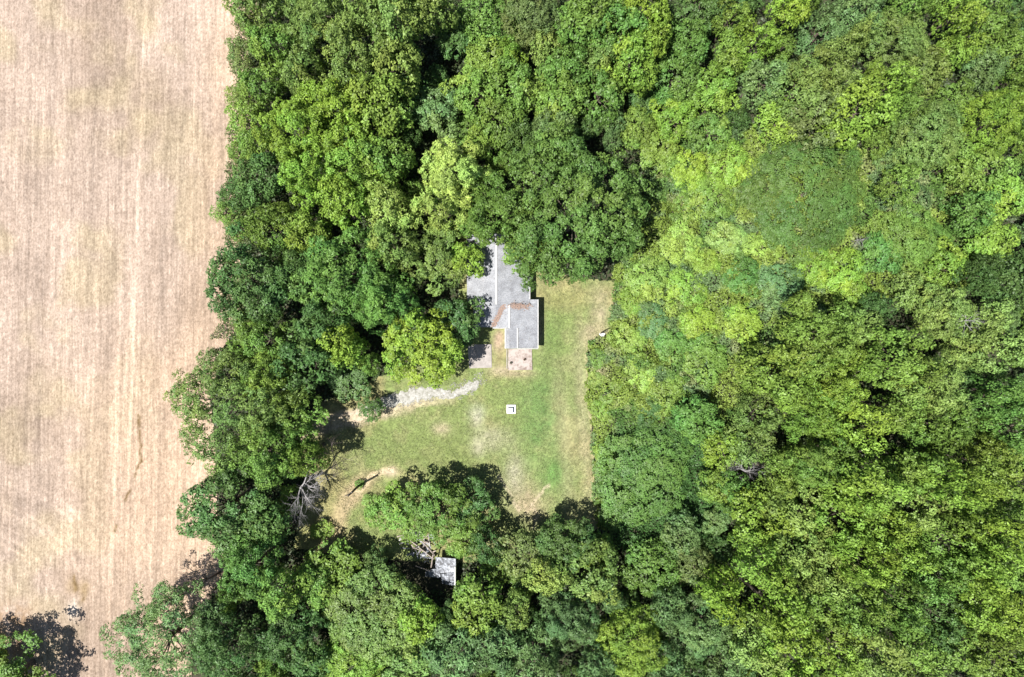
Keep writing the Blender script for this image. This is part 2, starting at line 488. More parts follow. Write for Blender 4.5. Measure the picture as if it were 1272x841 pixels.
# gravel drive: two worn wheel tracks of white stone, with a ragged outline
def ragged(name, line, widths, mat, label, z, seed, amp=0.35):
    rs = np.random.RandomState(seed)
    P = [np.array(at(*p)[:2]) for p in line]
    pts, ws = [], []
    for i in range(len(P) - 1):
        n = max(2, int(np.linalg.norm(P[i + 1] - P[i]) / 0.3))
        for t in np.arange(n) / n:
            pts.append(P[i] * (1 - t) + P[i + 1] * t); ws.append(widths[i] * (1 - t) + widths[i + 1] * t)
    pts.append(P[-1]); ws.append(widths[-1])
    pts = np.array(pts); d = np.gradient(pts, axis=0); d = norm(d); nrm = np.stack([-d[:, 1], d[:, 0]], 1)
    V, F = [], []
    K = 6
    for i in range(len(pts)):
        a = -ws[i] / 2 - amp * rs.rand() * min(1, ws[i]); b = ws[i] / 2 + amp * rs.rand() * min(1, ws[i])
        for k in range(K + 1):
            q = pts[i] + nrm[i] * (a + (b - a) * k / K)
            V.append((q[0], q[1], z + 0.03 * math.sin(math.pi * k / K) + 0.015 * rs.rand() - (0.09 if k in (0, K) else 0)))
    for i in range(len(pts) - 1):
        for k in range(K):
            j = i * (K + 1) + k
            F.append((j, j + 1, j + K + 2, j + K + 1))
    return tag(link(name, np_mesh(name, np.array(V), np.array(F), mat, smooth=True)), label, kind='structure')
ragged('gravel_drive', [(455, 508), (480, 500), (500, 494), (530, 489), (560, 486)], [0.5, 1.1, 1.4, 1.2, 0.3], M_GRAVEL, 'pale gravel drive emerging from under the trees', 0.165, 1, 0.7)
ragged('gravel_wheel_track', [(545, 494), (562, 491), (575, 485), (588, 479), (594, 473)], [0.3, 0.8, 0.9, 1.1, 0.4], M_GRAVEL, 'short pale gravel wheel track curving towards the house', 0.165, 2, 0.55)

# ------------------------------------------------------------------ leaves
def rnd_dirs(rs, n):
    return norm(rs.normal(size=(n, 3)))

def leaf_quads(P, D, N, L, W, fold=0.18):
    """rhombic folded leaves: base point P, direction D, normal N, length, width"""
    N = norm(N); D = D - N * np.sum(D * N, -1, keepdims=True); D = norm(D)
    Sd = np.cross(N, D)
    L = np.asarray(L).reshape(-1, 1); W = np.asarray(W).reshape(-1, 1)
    a = P; b = P + D * L * 0.45 + Sd * W * 0.5 + N * W * fold
    c = P + D * L; d = P + D * L * 0.45 - Sd * W * 0.5 + N * W * fold
    V = np.stack([a, b, c, d], 1).reshape(-1, 3)
    F = np.arange(len(V)).reshape(-1, 4)
    return V, F

KINDS = {   # lobe radius (m), lobes per unit of dome, sprays per m2 of lobe, leaves per spray, leaf length, width, roughness of the dome
    'oak':  dict(rl=0.98, den=0.90, sp=8.0, lv=4, L=0.31, W=0.21, rough=0.18, flat=0.85),
    'star': dict(rl=0.92, den=0.90, sp=5.6, lv=6, L=0.42, W=0.15, rough=0.22, flat=0.80),
    'fine': dict(rl=0.85, den=1.35, sp=9.0, lv=4, L=0.23, W=0.17, rough=0.07, flat=0.60, bil=0.16),
    'tuft': dict(rl=1.15, den=0.95, sp=9.0, lv=4, L=0.28, W=0.18, rough=0.26, flat=1.0, bil=0.62, md=1.12),
    'open': dict(rl=0.92, den=0.98, sp=6.5, lv=4, L=0.29, W=0.19, rough=0.20, flat=0.75),
}

def make_crown(seed, R, H, cb, kind):
    k = KINDS[kind]
    rs = np.random.RandomState(seed)
    rz = (H - cb) * 0.5; zc = cb + rz
    rl0 = k['rl'] * (0.75 + 0.25 * min(R, 9) / 6.0)
    nl = int(k['den'] * 3.0 * (R * R + R * rz) / (rl0 * rl0) * 0.62)
    # low-order lumps make the outline uneven
    ph = rs.rand(6) * 6.28; am = rs.rand(6) * k['rough']
    # main limbs carry billows; the crown sinks into dark valleys between them
    bil = k.get('bil', 0.38)
    nb = max(6, int(1.86 * (R * R + R * rz) / 2.5 ** 2))
    B = []
    for t_ in range(nb * 30):
        d = rs.normal(size=3); d[2] = d[2] * 0.9 + 0.25; d /= np.linalg.norm(d)
        if all(np.dot(d, q) < 1 - 1.3 / nb for q in B): B.append(d)
        if len(B) >= nb: break
    B = np.array(B); Bh = rs.uniform(0.86, 1.10, len(B))
    Bl = rs.uniform(0.85, 1.18, len(B)); Bu = rs.uniform(-0.10, 0.10, len(B))
    C = []
    tries = 0
    while len(C) < nl and tries < nl * 12:
        tries += 1
        d = rs.normal(size=3); d[2] = d[2] * 0.9 + 0.25; d /= np.linalg.norm(d)
        if d[2] < -0.45: continue
        th = math.atan2(d[1], d[0])
        lump = 1 + sum(am[i] * math.sin((i + 2) * th + ph[i] + 2.0 * d[2]) for i in range(5)) * 0.6
        dots = B @ d; bi = int(np.argmax(dots)); gap = min(1.0, (1 - dots[bi]) / (1.9 / nb))
        rr = (0.92 + 0.12 * rs.rand()) * lump * Bh[bi] * (1 - bil * gap ** 1.3)
        if rs.rand() < 0.12: rr *= 0.60
        p = np.array([d[0] * R * rr, d[1] * R * rr, zc + d[2] * rz * (0.92 + 0.12 * rs.rand()) * Bh[bi] * (1 - bil * 1.2 * gap ** 1.3) * (1 + k['rough'] * rs.uniform(-1, 0.6))])
        if all(np.sum((p - q[0]) ** 2) > (k.get('md', 0.78) * rl0) ** 2 for q in C):
            C.append((p, rl0 * rs.uniform(0.65, 1.2), d, Bl[bi], Bu[bi]))
    Vs, Fs, Ts = [], [], []
    off = 0
    for p, rl, d, bl, bu in C:
        n = int(k['sp'] * 2 * math.pi * rl * rl * 0.8)
        dirs = norm(rs.normal(size=(n, 3)) + d * 0.55 + np.array([0, 0, 0.55]))
        q = p + dirs * (rl * (0.70 + 0.40 * rs.rand(n, 1))) * np.array([1, 1, k['flat']])
        m = k['lv']
        q = np.repeat(q, m, 0); dr = np.repeat(dirs, m, 0)
        nn = dr * 1.25 + np.array([0, 0, 0.42]) + rs.normal(size=q.shape) * 0.42
        D = rs.normal(size=q.shape) + dr * 0.35
        L = k['L'] * rs.uniform(0.65, 1.25, len(q)); W = k['W'] * rs.uniform(0.75, 1.25, len(q))
        V, F = leaf_quads(q + rs.normal(size=q.shape) * 0.06, D, nn, L, W)
        lob = bl * (0.88 + 0.24 * rs.rand()); hue = bu + rs.uniform(-0.05, 0.06)
        lf = np.repeat(lob * rs.uniform(0.66, 1.36, len(q)), 4)
        T = np.stack([lf * (1 + hue), lf, lf * (1 - 0.5 * hue)], 1)
        Vs.append(V); Fs.append(F + off); Ts.append(T); off += len(V)
    return np.concatenate(Vs), np.concatenate(Fs), np.concatenate(Ts), C, zc

def make_trunk(seed, R, H, cb, C, zc):
    rs = random.Random(seed)
    mb = MB()
    tr = 0.028 * H + 0.06
    top = Vector((rs.uniform(-.3, .3), rs.uniform(-.3, .3), cb + (H - cb) * 0.55))
    mb.tube([(0, 0, -0.15), (0.02, 0, 0.5), top * 0.5, top], [tr * 1.35, tr, tr * 0.8, tr * 0.4], 8)
    pick = rs.sample(C, min(len(C), 12)) if cb > 0.2 * H else []
    for p, rl, d, bl, bu in pick:
        a = top * rs.uniform(0.55, 0.95); b = a.lerp(Vector(p), 0.45 if cb < 0.2 * H else 0.82)
        mid = a * 0.45 + b * 0.55 + Vector((rs.uniform(-.3, .3), rs.uniform(-.3, .3), -0.3))
        mb.tube([a, mid, b], [tr * 0.36, tr * 0.2, tr * 0.06], 5)
    return mb.mesh('trunk', M_BARK, smooth=True)

TEMPL = {}
def build_templates():
    spec = []
    for kind in KINDS:
        for R, H, cbf, n in ((10.5, 18, 0.30, 2), (6.0, 14, 0.30, 3), (3.2, 8, 0.22, 2)):
            if kind == 'fine': cbf = 0.12
            spec.append((kind, R, H, cbf, n))
    for kind, R, H, cbf, n in spec:
        for i in range(n):
            seed = abs(hash((R, i))) % 1000 + {'oak': 1, 'star': 2, 'fine': 3, 'open': 4, 'tuft': 5}[kind] * 1000
            seed = int(R * 10) * 10 + i + {'oak': 1, 'star': 2, 'fine': 3, 'open': 4, 'tuft': 5}[kind] * 5000
            V, F, T, C, zc = make_crown(seed, R, H, H * cbf, kind)
            me = np_mesh('crown', V, F, M_LEAF, T)
            tm = make_trunk(seed, R, H, H * cbf, C, zc)
            TEMPL.setdefault(kind, []).append((R, H, me, tm))
build_templates()

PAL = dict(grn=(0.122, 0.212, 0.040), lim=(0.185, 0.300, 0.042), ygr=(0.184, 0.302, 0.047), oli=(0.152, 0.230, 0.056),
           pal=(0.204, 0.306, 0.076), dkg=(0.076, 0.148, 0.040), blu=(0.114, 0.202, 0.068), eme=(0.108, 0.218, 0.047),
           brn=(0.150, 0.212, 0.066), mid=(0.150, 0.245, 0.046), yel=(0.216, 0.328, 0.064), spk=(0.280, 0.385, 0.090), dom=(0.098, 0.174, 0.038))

rng = random.Random(11)
PLACED = []      # (px, py, r) of every crown, for filling gaps
def plant(px, py, rpx, kind, col, h, label, name='tree', cat='tree', group=None, zoff=0.0):
    if px > 880 and h > 8:
        h *= rng.uniform(0.70, 1.20)
        if kind in ('oak', 'star'): kind = 'tuft'; rpx *= 0.89
    zc = 0.62 * h
    loc = at(px, py, zc); R = rpx * S * (CAM_H - zc) / CAM_H
    cands = TEMPL[kind]
    best = min(abs(math.log(R / c[0])) for c in cands)
    cands = [c for c in cands if abs(abs(math.log(R / c[0])) - best) < 1e-6]
    R0, H0, cm, tm = rng.choice(cands)
    root = empty(name, (loc.x, loc.y, zoff), rng.uniform(0, 6.28))
    s = R / R0 * 0.94
    root.scale = (s * rng.uniform(0.94, 1.06), s * rng.uniform(0.94, 1.06), h / H0)
    tag(root, label, cat, group)
    tr = link('trunk', tm, root)
    cr = link('crown', cm, root)
    c = PAL[col]; j = rng.uniform(0.90, 1.10) * (1.14 if px < 600 else 1.0); hj = rng.uniform(-0.05, 0.05)
    cr.color = (c[0] * j * (1 + hj), c[1] * j, c[2] * j * (1 - hj), 1)
    PLACED.append((px, py, rpx))
    return root

TREES = """
322 22 30 oak oli 12 olive tree at the field edge where it meets the top border
302 68 19 open brn 8 small brownish tree jutting out into the field
345 62 30 oak grn 12 mid-green tree just behind the small brownish tree at the field edge
395 20 44 star oli 16 olive-brown crown at the top border beside the field-edge trees
440 58 50 oak oli 17 large olive-brown crown in the upper left wood
492 28 40 oak oli 17 olive-brown crown just left of the dark gap at the top border
500 78 34 oak oli 15 olive crown overhanging the deep dark gap in the upper wood
384 92 30 oak oli 14 olive crown below the large brownish canopy
326 112 28 oak grn 9 green field-edge tree below the jutting brownish tree
306 150 24 open mid 7 thin green shrubby tree on the field edge
325 180 26 oak grn 9 mid-green field-edge tree left of the bright green grove
294 243 22 open dkg 7 dark tufted small tree leaning over the field edge
372 165 44 oak lim 14 bright green crown nearest the field in the upper left grove
425 140 50 oak lim 15 bright green crown at the top of the upper left grove
478 140 40 oak mid 15 green crown at the grove's edge beside the dark gap
385 215 42 oak lim 15 bright green crown in the heart of the upper left grove
440 200 44 oak ygr 15 yellow-green crown in the heart of the upper left grove
425 256 34 oak ygr 14 yellow-green crown at the lower edge of the upper left grove
480 205 34 oak mid 14 mid-green crown between the bright grove and the spiky pale tree
330 225 32 oak dkg 11 dark green crown below the field-edge shrubs
484 258 32 star spk 13 spiky pale green tree beside the spiky crown north-west of the house
560 218 44 star spk 15 large spiky yellow-green tree north-west of the house
590 276 24 oak grn 9 green crown between the spiky pale tree and the house's north end
548 262 30 star spk 13 spiky light green crown directly below the large spiky tree
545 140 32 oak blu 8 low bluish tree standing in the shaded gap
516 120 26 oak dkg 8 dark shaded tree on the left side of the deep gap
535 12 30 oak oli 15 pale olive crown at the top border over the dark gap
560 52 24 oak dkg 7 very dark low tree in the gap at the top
608 22 38 fine eme 10 fine-leaved emerald crown at the top border right of the dark gap
660 22 40 fine brn 12 fine grey-green crown at the top border
600 78 32 oak mid 9 mid-green crown below the fine emerald crown
632 72 20 oak lim 9 small round lime crown among darker green crowns
588 122 32 oak mid 9 green crown bordering the right side of the dark gap
640 112 34 oak mid 10 mid-green crown under the small round lime one
678 60 24 open pal 10 pale tree with a yellowed patch
700 92 32 oak grn 11 green crown right of the pale yellowed tree
722 24 38 oak grn 14 dense green crown at the top border above the yellowed tree
768 46 36 oak eme 13 rounded emerald crown left of the lime ridge at the top
806 18 34 oak lim 15 lime crown touching the top border
806 52 24 oak ygr 14 yellow-green crown hanging below the lime crown at the top
782 84 34 oak ygr 13 yellow-green crown above the dark diagonal gap
744 78 26 oak oli 11 olive crown beside a bare forked branch
742 120 34 oak grn 10 green crown below the dark diagonal gap
696 132 34 oak mid 10 mid-green crown north of the great oak
690 160 30 fine blu 11 dull bluish crown touching the north side of the great oak
624 160 34 oak grn 10 green crown north-west of the great oak
598 182 22 oak mid 9 green crown between the spiky tree and the great oak
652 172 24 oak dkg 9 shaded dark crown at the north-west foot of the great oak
712 268 98 oak dom 18 great spreading oak beside the house's north-east side
626 266 46 oak grn 14 green crown above the north end of the house roof
692 198 34 oak dom 16 olive top of foliage on the great oak's north side
650 310 32 oak mid 11 green crown overhanging the north-east corner of the house roof
310 352 58 oak dkg 15 large dark green tree bulging into the field
346 285 34 fine grn 12 feathery green crown above the large dark field-edge tree
390 292 30 oak mid 12 mid-green crown below the yellow-green grove
378 345 32 star dkg 14 dark spiky crown right of the large dark field-edge tree
432 345 56 star eme 16 large spiky emerald tree west of the house
480 375 44 star eme 15 spiky green crown south-east of the large emerald tree
404 400 34 star dkg 14 dark spiky crown below the large emerald tree
541 324 42 oak oli 10 olive-yellow crown touching the house's shaded west side
490 305 30 oak oli 13 olive crown between the spiky pale tree and the emerald tree
583 320 24 oak ygr 9 small yellow-olive crown at the house's north-west wall
522 428 58 oak lim 12 big bright lime tree beside the gravel drive
570 398 32 oak dkg 8 dark green crown against the house's west side
424 434 32 oak ygr 15 small yellow-green crown left of the big lime tree
330 430 44 oak grn 12 green field-edge tree below the large dark tree
386 446 38 oak dkg 14 dark green crown left of the deep shade by the drive
436 472 26 oak dkg 3 shaded dark tree where the gravel drive enters the wood
462 508 16 open dkg 5 small dark sapling in shade beside the drive
290 505 78 open oli 15 wide ragged olive-green tree spreading over the field edge
340 468 40 open mid 14 loose green crown on the ragged olive tree's upper side
364 520 44 oak mid 10 green crown between the ragged olive tree and the lawn
384 562 24 oak grn 12 green crown at the lawn's west end
330 560 44 open mid 14 loose green crown above the bare grey branches
285 625 60 oak dkg 13 dark green tree on the field edge below the ragged olive tree
330 655 34 oak dkg 11 dark crown below the bare grey branches
318 700 44 oak eme 13 emerald crown south of the dark field-edge tree
350 728 34 oak mid 12 green crown beside the emerald crown in the lower left
212 790 78 open blu 12 thin bluish tree with soil showing through in the lower left
285 800 44 open dkg 12 dark thin crown right of the bluish see-through tree
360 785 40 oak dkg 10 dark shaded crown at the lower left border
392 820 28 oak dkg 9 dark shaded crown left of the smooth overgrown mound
6 846 58 oak grn 9 dark glossy tree filling the lower left corner
-30 832 46 oak grn 8 green crown on the left border just above the corner tree
543 630 46 oak grn 9 dark green tree standing on the lawn's south side
588 622 28 oak dkg 6 dark crown on the lawn's south side nearest the stony patch
486 632 28 oak mid 7 green crown over the south-west side of the lawn tree
573 668 24 oak mid 5 pale green crown north-east of the ruined shed
604 676 24 oak dkg 8 dark crown right of the ruined shed's pale neighbour
650 684 32 open brn 8 thin grey-brown tree at the lawn's south edge
420 704 38 oak grn 7 green tree south of the dirt path
398 722 30 oak mid 8 mid-green tree left of the smooth overgrown mound
470 762 62 fine oli 9 smooth dull olive vine-covered mound south-west of the ruined shed
440 820 44 fine ygr 8 smooth yellow-green crown at the bottom border below the olive mound
524 762 28 oak ygr 10 upright pale lime tree south of the ruined shed
510 815 34 oak oli 9 olive crown at the bottom border beside the lime tree
598 748 36 oak mid 10 olive-tinged green crown south-east of the ruined shed
562 808 38 star blu 11 bluish spiky crown at the bottom border
620 800 36 star blu 11 bluish-green crown right of the bluish spiky one at the bottom border
640 756 22 open pal 10 small pale beige-green crown in the lower middle
706 676 40 oak dkg 9 dark green tree at the lawn's south-east corner
746 682 24 oak grn 8 green crown right of the dark lawn-corner tree
735 706 36 oak oli 11 olive crown below the dark lawn-corner tree
682 716 27 oak pal 11 pale lime crown below the thin grey-brown tree
708 762 42 star blu 12 dark bluish spiky tree in the lower middle
665 820 38 star blu 12 bluish feathery crown at the bottom border's middle
742 822 28 star blu 12 bluish crown tucked left of the yellow-green mound
784 796 44 fine ygr 12 rounded yellow-green crown at the bottom border
826 815 26 oak blu 11 bluish crown right of the rounded yellow-green one
868 778 44 star blu 12 dark bluish tree with black shade on its right
832 752 28 star blu 11 bluish crown below the dark gap in the lower middle
905 822 34 star blu 11 bluish crown at the bottom border left of the pale canopy
810 706 36 fine eme 7 smooth emerald mound below the large green thicket
850 662 28 oak blu 8 bluish-green crown right of the large green thicket
864 704 28 fine brn 8 dull brownish crown between emerald mound and lime crown
886 736 34 oak lim 13 vivid lime crown in the lower right wood
800 590 62 fine eme 5 large smooth green thicket beside the lawn's east edge
890 548 34 oak lim 10 yellow-lime crown right of the large green thicket
866 516 30 oak eme 9 bright green crown between the yellow brush and the large wood
930 552 34 oak oli 11 olive-green crown left of the bare grey twigs
955 620 28 fine grn 10 smooth green crown below the bare grey twigs
905 610 26 oak eme 9 green crown left of the bare grey twigs
885 600 22 oak mid 8 small green crown near the large green thicket's right side
1005 420 52 star mid 17 broad crown whose top is ringed by black shade
962 462 44 oak mid 16 green crown on the left shoulder of the broad ringed crown
1040 470 48 star ygr 18 yellow-green crown in the middle of the right wood
990 508 46 oak ygr 17 yellow-green crown below the broad ringed crown
940 510 32 oak oli 14 olive crown at the left rim of the right wood
1062 412 32 star pal 15 pale feathery crown right of the black shade ring
1110 448 44 star mid 17 dense feathery crown in the right wood
1148 480 46 star pal 17 pale green dome with a clean right edge
1102 505 34 star mid 16 green crown left of the pale green dome
1160 528 34 fine grn 13 smooth olive-green crown below the pale green dome
1060 530 40 oak ygr 17 yellow-green crown right of the middle of the lower right wood
1165 392 40 open pal 14 pale thin crown with grey stems showing
1216 392 32 oak pal 14 rounded pale crown near the right border
1230 432 36 star pal 14 pale crown at the right border above the dark diagonal gap
1195 430 28 open pal 13 pale loose crown between two rounded pale crowns
1254 348 36 fine dkg 11 dark fine-leaved tree at the right border
1216 342 24 fine dkg 10 dark crown left of the dark fine-leaved border tree
1234 486 36 star eme 13 bluish emerald crown right of the dark diagonal gap
1256 530 34 oak eme 13 vivid emerald crown at the right border
1215 540 26 star grn 12 green crown left of the vivid emerald border crown
1130 372 32 oak oli 11 dull olive crown above the right wood's feathery crowns
1085 385 22 oak dkg 9 dark crown in the shade above the feathery crowns
1010 570 46 oak mid 17 green crown below the black pocket of the right wood
960 586 32 oak mid 14 mid-green crown just right of the bare grey twigs
1060 588 44 star ygr 17 yellow-green crown in the lower right wood's upper part
1112 572 40 star mid 17 green crown left of the dark notch in the right wood
1165 600 38 star ygr 17 yellow-green dome left of the dark notch
1130 622 38 star pal 17 pale yellow crown under the dome beside the dark notch
1222 576 34 fine mid 12 smooth olive crown at the right, below the emerald crowns
1250 612 34 star mid 13 green crown at the right border below the smooth olive crown
1205 620 30 oak grn 11 shaded green crown in the dark notch
940 650 42 oak ygr 15 yellow-green crown at the left of the lower right wood
990 635 42 star pal 17 pale yellow crown right of the left rim of the lower wood
1042 640 42 star ygr 18 yellow-tipped crown in the middle of the lower right wood
1090 655 36 star ygr 17 yellow crown with a dark pocket on its left
935 700 40 star ygr 15 yellow-green crown above the vivid lime crown
985 690 42 star pal 17 pale crown at the heart of the lower right wood
1030 705 36 star pal 17 pale beige-yellow crown edged with black shade below
1066 690 32 oak ygr 16 yellow-green crown right of the beige-yellow crown
1110 688 34 star ygr 16 yellow-orange tipped crown in the lower right wood
1150 712 38 oak eme 15 emerald crown among yellow-green crowns lower right
1175 668 36 oak mid 15 green crown above the emerald crown lower right
1228 660 36 star ygr 15 yellow crown near the right border
1196 706 36 oak ygr 15 yellow-green crown right of the emerald crown lower right
1248 706 36 oak mid 14 green crown at the right border of the lower wood
955 752 42 star ygr 15 yellow-green crown right of the black shaded slope
1006 752 38 star mid 15 green crown below the beige-yellow crown
1058 748 38 star mid 15 mid-green crown in the lower right, below yellow crowns
1108 742 34 star grn 15 green crown below the yellow-orange tipped crown
1160 762 36 star dkg 13 dark drooping crown in the lower right
1212 756 40 oak ygr 14 yellow-green crown near the lower right border
1256 764 34 oak ygr 13 yellow-green crown at the lower right border
930 800 40 star pal 14 pale yellow crown near the bottom border
980 806 44 star ygr 15 yellow-green crown at the bottom border of the lower right wood
1034 800 42 star ygr 15 yellow crown at the bottom border right of its twin
1086 806 40 star pal 14 pale crown at the bottom border under the green crowns
1138 812 38 oak mid 13 green crown at the bottom border left of the dark hollow
1190 808 38 oak mid 13 green crown at the bottom border right of the dark hollow
1242 816 40 oak mid 12 green crown in the lower right corner
1025 96 46 star oli 13 olive crown flecked with tan in the upper right wood
1060 140 44 star ygr 14 yellow-green lower side of the flecked upper right canopy
990 118 38 star oli 13 dull olive crown left of the flecked canopy
1012 150 40 star brn 13 tan-tipped crown above the smooth green dome
1092 110 32 oak ygr 13 yellow-green crown on the flecked canopy's right edge
960 160 36 oak ygr 10 yellow-green crown above the smooth green dome
970 22 32 oak lim 13 bright lime crown of rounded lobes at the top border
932 56 30 oak lim 11 lime crown below the bright lobed crown
905 26 26 oak mid 10 green crown left of the bright lobed crown
868 22 32 oak dkg 9 dark hollow-looking tree at the top border
850 58 28 oak eme 10 rounded bluish-green crown right of the lime ridge
898 76 28 oak mid 10 green crown under the dark hollow-looking tree
838 100 34 fine eme 8 smooth deep emerald crown beside yellow-lime shrubs
886 112 28 oak ygr 8 yellow-lime crown right of the smooth deep emerald crown
940 100 34 oak blu 10 grey-green crown left of the flecked canopy
1018 42 34 oak blu 12 bluish grey crown right of the bright lobed crown
1064 22 36 oak blu 12 bluish crown at the top border of the upper right wood
1056 48 20 oak pal 13 small pale round crown with black shade beneath
1110 52 40 fine oli 12 fine olive crown in the upper right wood
1128 16 30 oak grn 12 green crown at the top border right of the bluish crown
1176 28 34 oak ygr 12 yellow-green crown at the top border near the upper right corner
1188 72 26 oak ygr 11 yellow crown left of the greyish far-right crown
1150 88 30 fine oli 11 dull olive crown right of the fine olive crown
1226 30 36 oak grn 11 green crown near the upper right corner
1256 66 30 oak mid 11 green crown at the right border near the upper right corner
1222 84 28 fine blu 10 greyish fine crown near the right border
1250 104 24 oak grn 10 green crown above the smooth bright right-border crown
1238 150 42 fine lim 11 smooth bright green crown at the right border
1150 170 44 fine oli 11 olive crown right of the flecked canopy's dark notch
1122 132 26 oak grn 11 green crown between the flecked canopy and the olive crown
1190 128 28 oak mid 10 green crown left of the smooth bright right-border crown
1180 208 34 oak mid 9 green crown below the olive crown in the upper right
1002 240 82 fine dom 7 large smooth green dome in the upper right
1225 206 34 oak mid 9 green crown below the smooth bright right-border crown
1196 258 34 oak eme 9 deep green crown in the right wood's clearing edge
1250 246 30 oak ygr 8 yellow-green crown at the right border's upper half
1226 296 32 oak ygr 8 yellow-lime crown above the dark fine-leaved border tree
1130 300 48 fine mid 6 smooth bluish-green dome right of the large smooth green dome
1090 318 26 oak eme 6 green crown left of the smooth bluish-green dome
1112 230 28 oak mid 9 mid-green crown right of the large smooth green dome
1170 330 26 oak ygr 7 yellow-lime crown below the smooth bluish-green dome
-60 900 60 oak grn 10 dark tree beyond the lower left corner
"""  # left-border crown beside the corner tree is added to fill out its shadow
for line in TREES.strip().splitlines():
    w = line.split()
    plant(float(w[0]), float(w[1]), float(w[2]), w[3], w[4], float(w[5]), ' '.join(w[6:]))

SHRUBS = """
805 345 28 oak yel 3.0 yellow-green bramble mound just east of the lawn's north-east corner
835 300 28 tuft yel 3.0 pale yellow brush mound below the great oak's shadow
790 372 20 fine ygr 2.2 yellow-green brush beside the lawn's bare corner
850 360 26 oak ygr 3.2 yellow-green shrub in the middle of the low brush
812 400 22 oak blu 2.8 bluish-green shrub within the yellow brush
870 400 26 oak lim 3.4 lime shrub right of the bluish brush
780 425 22 oak yel 2.5 yellow brush mound east of the northern post
838 430 24 oak eme 3.4 green shrub with dark pocket in the yellow brush
800 465 26 oak yel 2.8 yellow brush mound between the two posts and the wood
770 495 20 oak mid 2.0 green shrub right of the southern post
880 445 30 oak grn 4.5 green shrub left of the broad ringed crown
835 490 26 oak mid 3.6 green shrub below the yellow brush
805 510 20 oak dkg 3.0 dark shrub at the top of the large green thicket
925 400 26 oak ygr 4.5 yellow-green shrub below the teal patch
965 352 29 oak blu 4.5 teal-tinted shrub patch below the large smooth dome
920 345 24 oak eme 4.2 bright green shrub left of the teal patch
905 300 24 oak pal 3.6 pale yellowish shrub at the lower left of the smooth dome
945 312 22 tuft yel 3.8 yellow shrub directly below the smooth dome
1010 330 26 oak lim 4.5 yellow-lime shrub right of the teal patch
1045 340 28 oak lim 4.8 bright lime shrub above the black shade ring
1060 370 22 oak ygr 5.0 yellow-green shrub right of the black shade ring's top
880 250 30 oak mid 4.0 green shrub left of the large smooth dome
850 215 28 oak lim 4.5 bright green shrub between the great oak and the dome
905 205 28 oak ygr 5.0 yellow-green shrub at the dome's upper left
815 190 28 oak mid 5.0 mid-green shrub north-east of the great oak
790 160 26 fine mid 6.0 fine green crown north of the great oak's shadow
835 150 28 oak lim 6.5 bright lime crown below the smooth deep emerald crown
880 165 28 oak mid 6.5 green crown amid the low canopy north of the dome
760 148 17 oak blu 7.0 slim pale-bluish crown beside a dark slit
842 255 22 tuft mid 3.4 green brush mound right of the great oak's black shadow
875 330 20 oak ygr 3.2 yellow-green brush left of the bright green shrub
745 446 13 oak mid 1.4 low green weeds beside the rounded lawn edge
740 470 11 open pal 1.3 pale straw-coloured bush on the lawn's east edge
748 508 14 oak ygr 1.4 low yellow-green weeds below the southern post
752 560 14 fine lim 1.4 low bright weeds along the lawn's straight east edge
765 640 20 fine eme 2.5 low green shrub at the lawn's far south-east corner
400 658 14 open ygr 1.6 pale grassy bush at the lower end of the dirt path
460 626 11 tuft mid 1.3 low green bush between the dirt path and the lawn tree
296 190 14 open mid 4.0 small shrub at the field edge near the bright grove
282 262 16 open mid 4.5 loose shrub on the field edge above the dark bulging tree
292 118 13 open oli 3.5 scraggly olive shrub on the field edge
268 446 18 open brn 6.0 sparse brownish bush above the ragged olive tree
"""
for line in SHRUBS.strip().splitlines():
    w = line.split()
    plant(float(w[0]), float(w[1]), float(w[2]), w[3], w[4], float(w[5]), ' '.join(w[6:]), 'shrub', 'shrub')

# low trees in the shaded gaps between the tall crowns: nothing tells them apart
NOFILL = [FIELD, YARD, BRUSH, [(490, 640), (590, 640), (590, 745), (490, 745)]]
frs = random.Random(5)
cnt = 0
for _ in range(6000):
    px, py = frs.uniform(285, 1290), frs.uniform(-10, 855)
    if any(inside(px, py, p) for p in NOFILL): continue
    if any(math.hypot(px - a, py - b) < c * 0.96 + 6 for a, b, c in PLACED): continue
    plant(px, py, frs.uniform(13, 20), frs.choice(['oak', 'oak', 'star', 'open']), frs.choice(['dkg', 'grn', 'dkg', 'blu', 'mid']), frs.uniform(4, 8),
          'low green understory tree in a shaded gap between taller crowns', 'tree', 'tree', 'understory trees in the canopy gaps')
    cnt += 1
print('fillers', cnt, 'plants', len(PLACED))

# ------------------------------------------------------------------ undergrowth and brush (nobody could count these)
def scatter(name, label, cat, poly_test, box, density, hfn, colfn, L, W, seed, lay=1.0, mat=None):
    rs = np.random.RandomState(seed)
    x0, y0, x1, y1 = box
    n = int((x1 - x0) * (y1 - y0) * S * S * density)
    px = rs.uniform(x0, x1, n); py = rs.uniform(y0, y1, n)
    k = poly_test(px, py); px, py = px[k], py[k]
    h = hfn(px, py, rs)
    P = np.stack([(px - 636.0) * S, -(py - 420.5) * S, h], 1)
    e = 4.0
    gx = (hfn(px + e, py, None) - hfn(px - e, py, None)) / (2 * e * S); gy = -(hfn(px, py + e, None) - hfn(px, py - e, None)) / (2 * e * S)
    N = np.stack([-gx, -gy, np.full(len(px), lay)], 1)
    N = norm(N) + rs.normal(size=P.shape) * 0.45
    D = rs.normal(size=P.shape); D[:, 2] += 0.3
    V, F = leaf_quads(P, D, N, L * rs.uniform(0.6, 1.3, len(P)), W * rs.uniform(0.7, 1.3, len(P)))
    col = colfn(px, py) * rs.uniform(0.68, 1.32, (len(P), 1))
    T = np.repeat(col, 4, 0)
    o = link(name, np_mesh(name, V, F, mat or M_SCRUB, T))
    return tag(o, label, cat, kind='stuff')

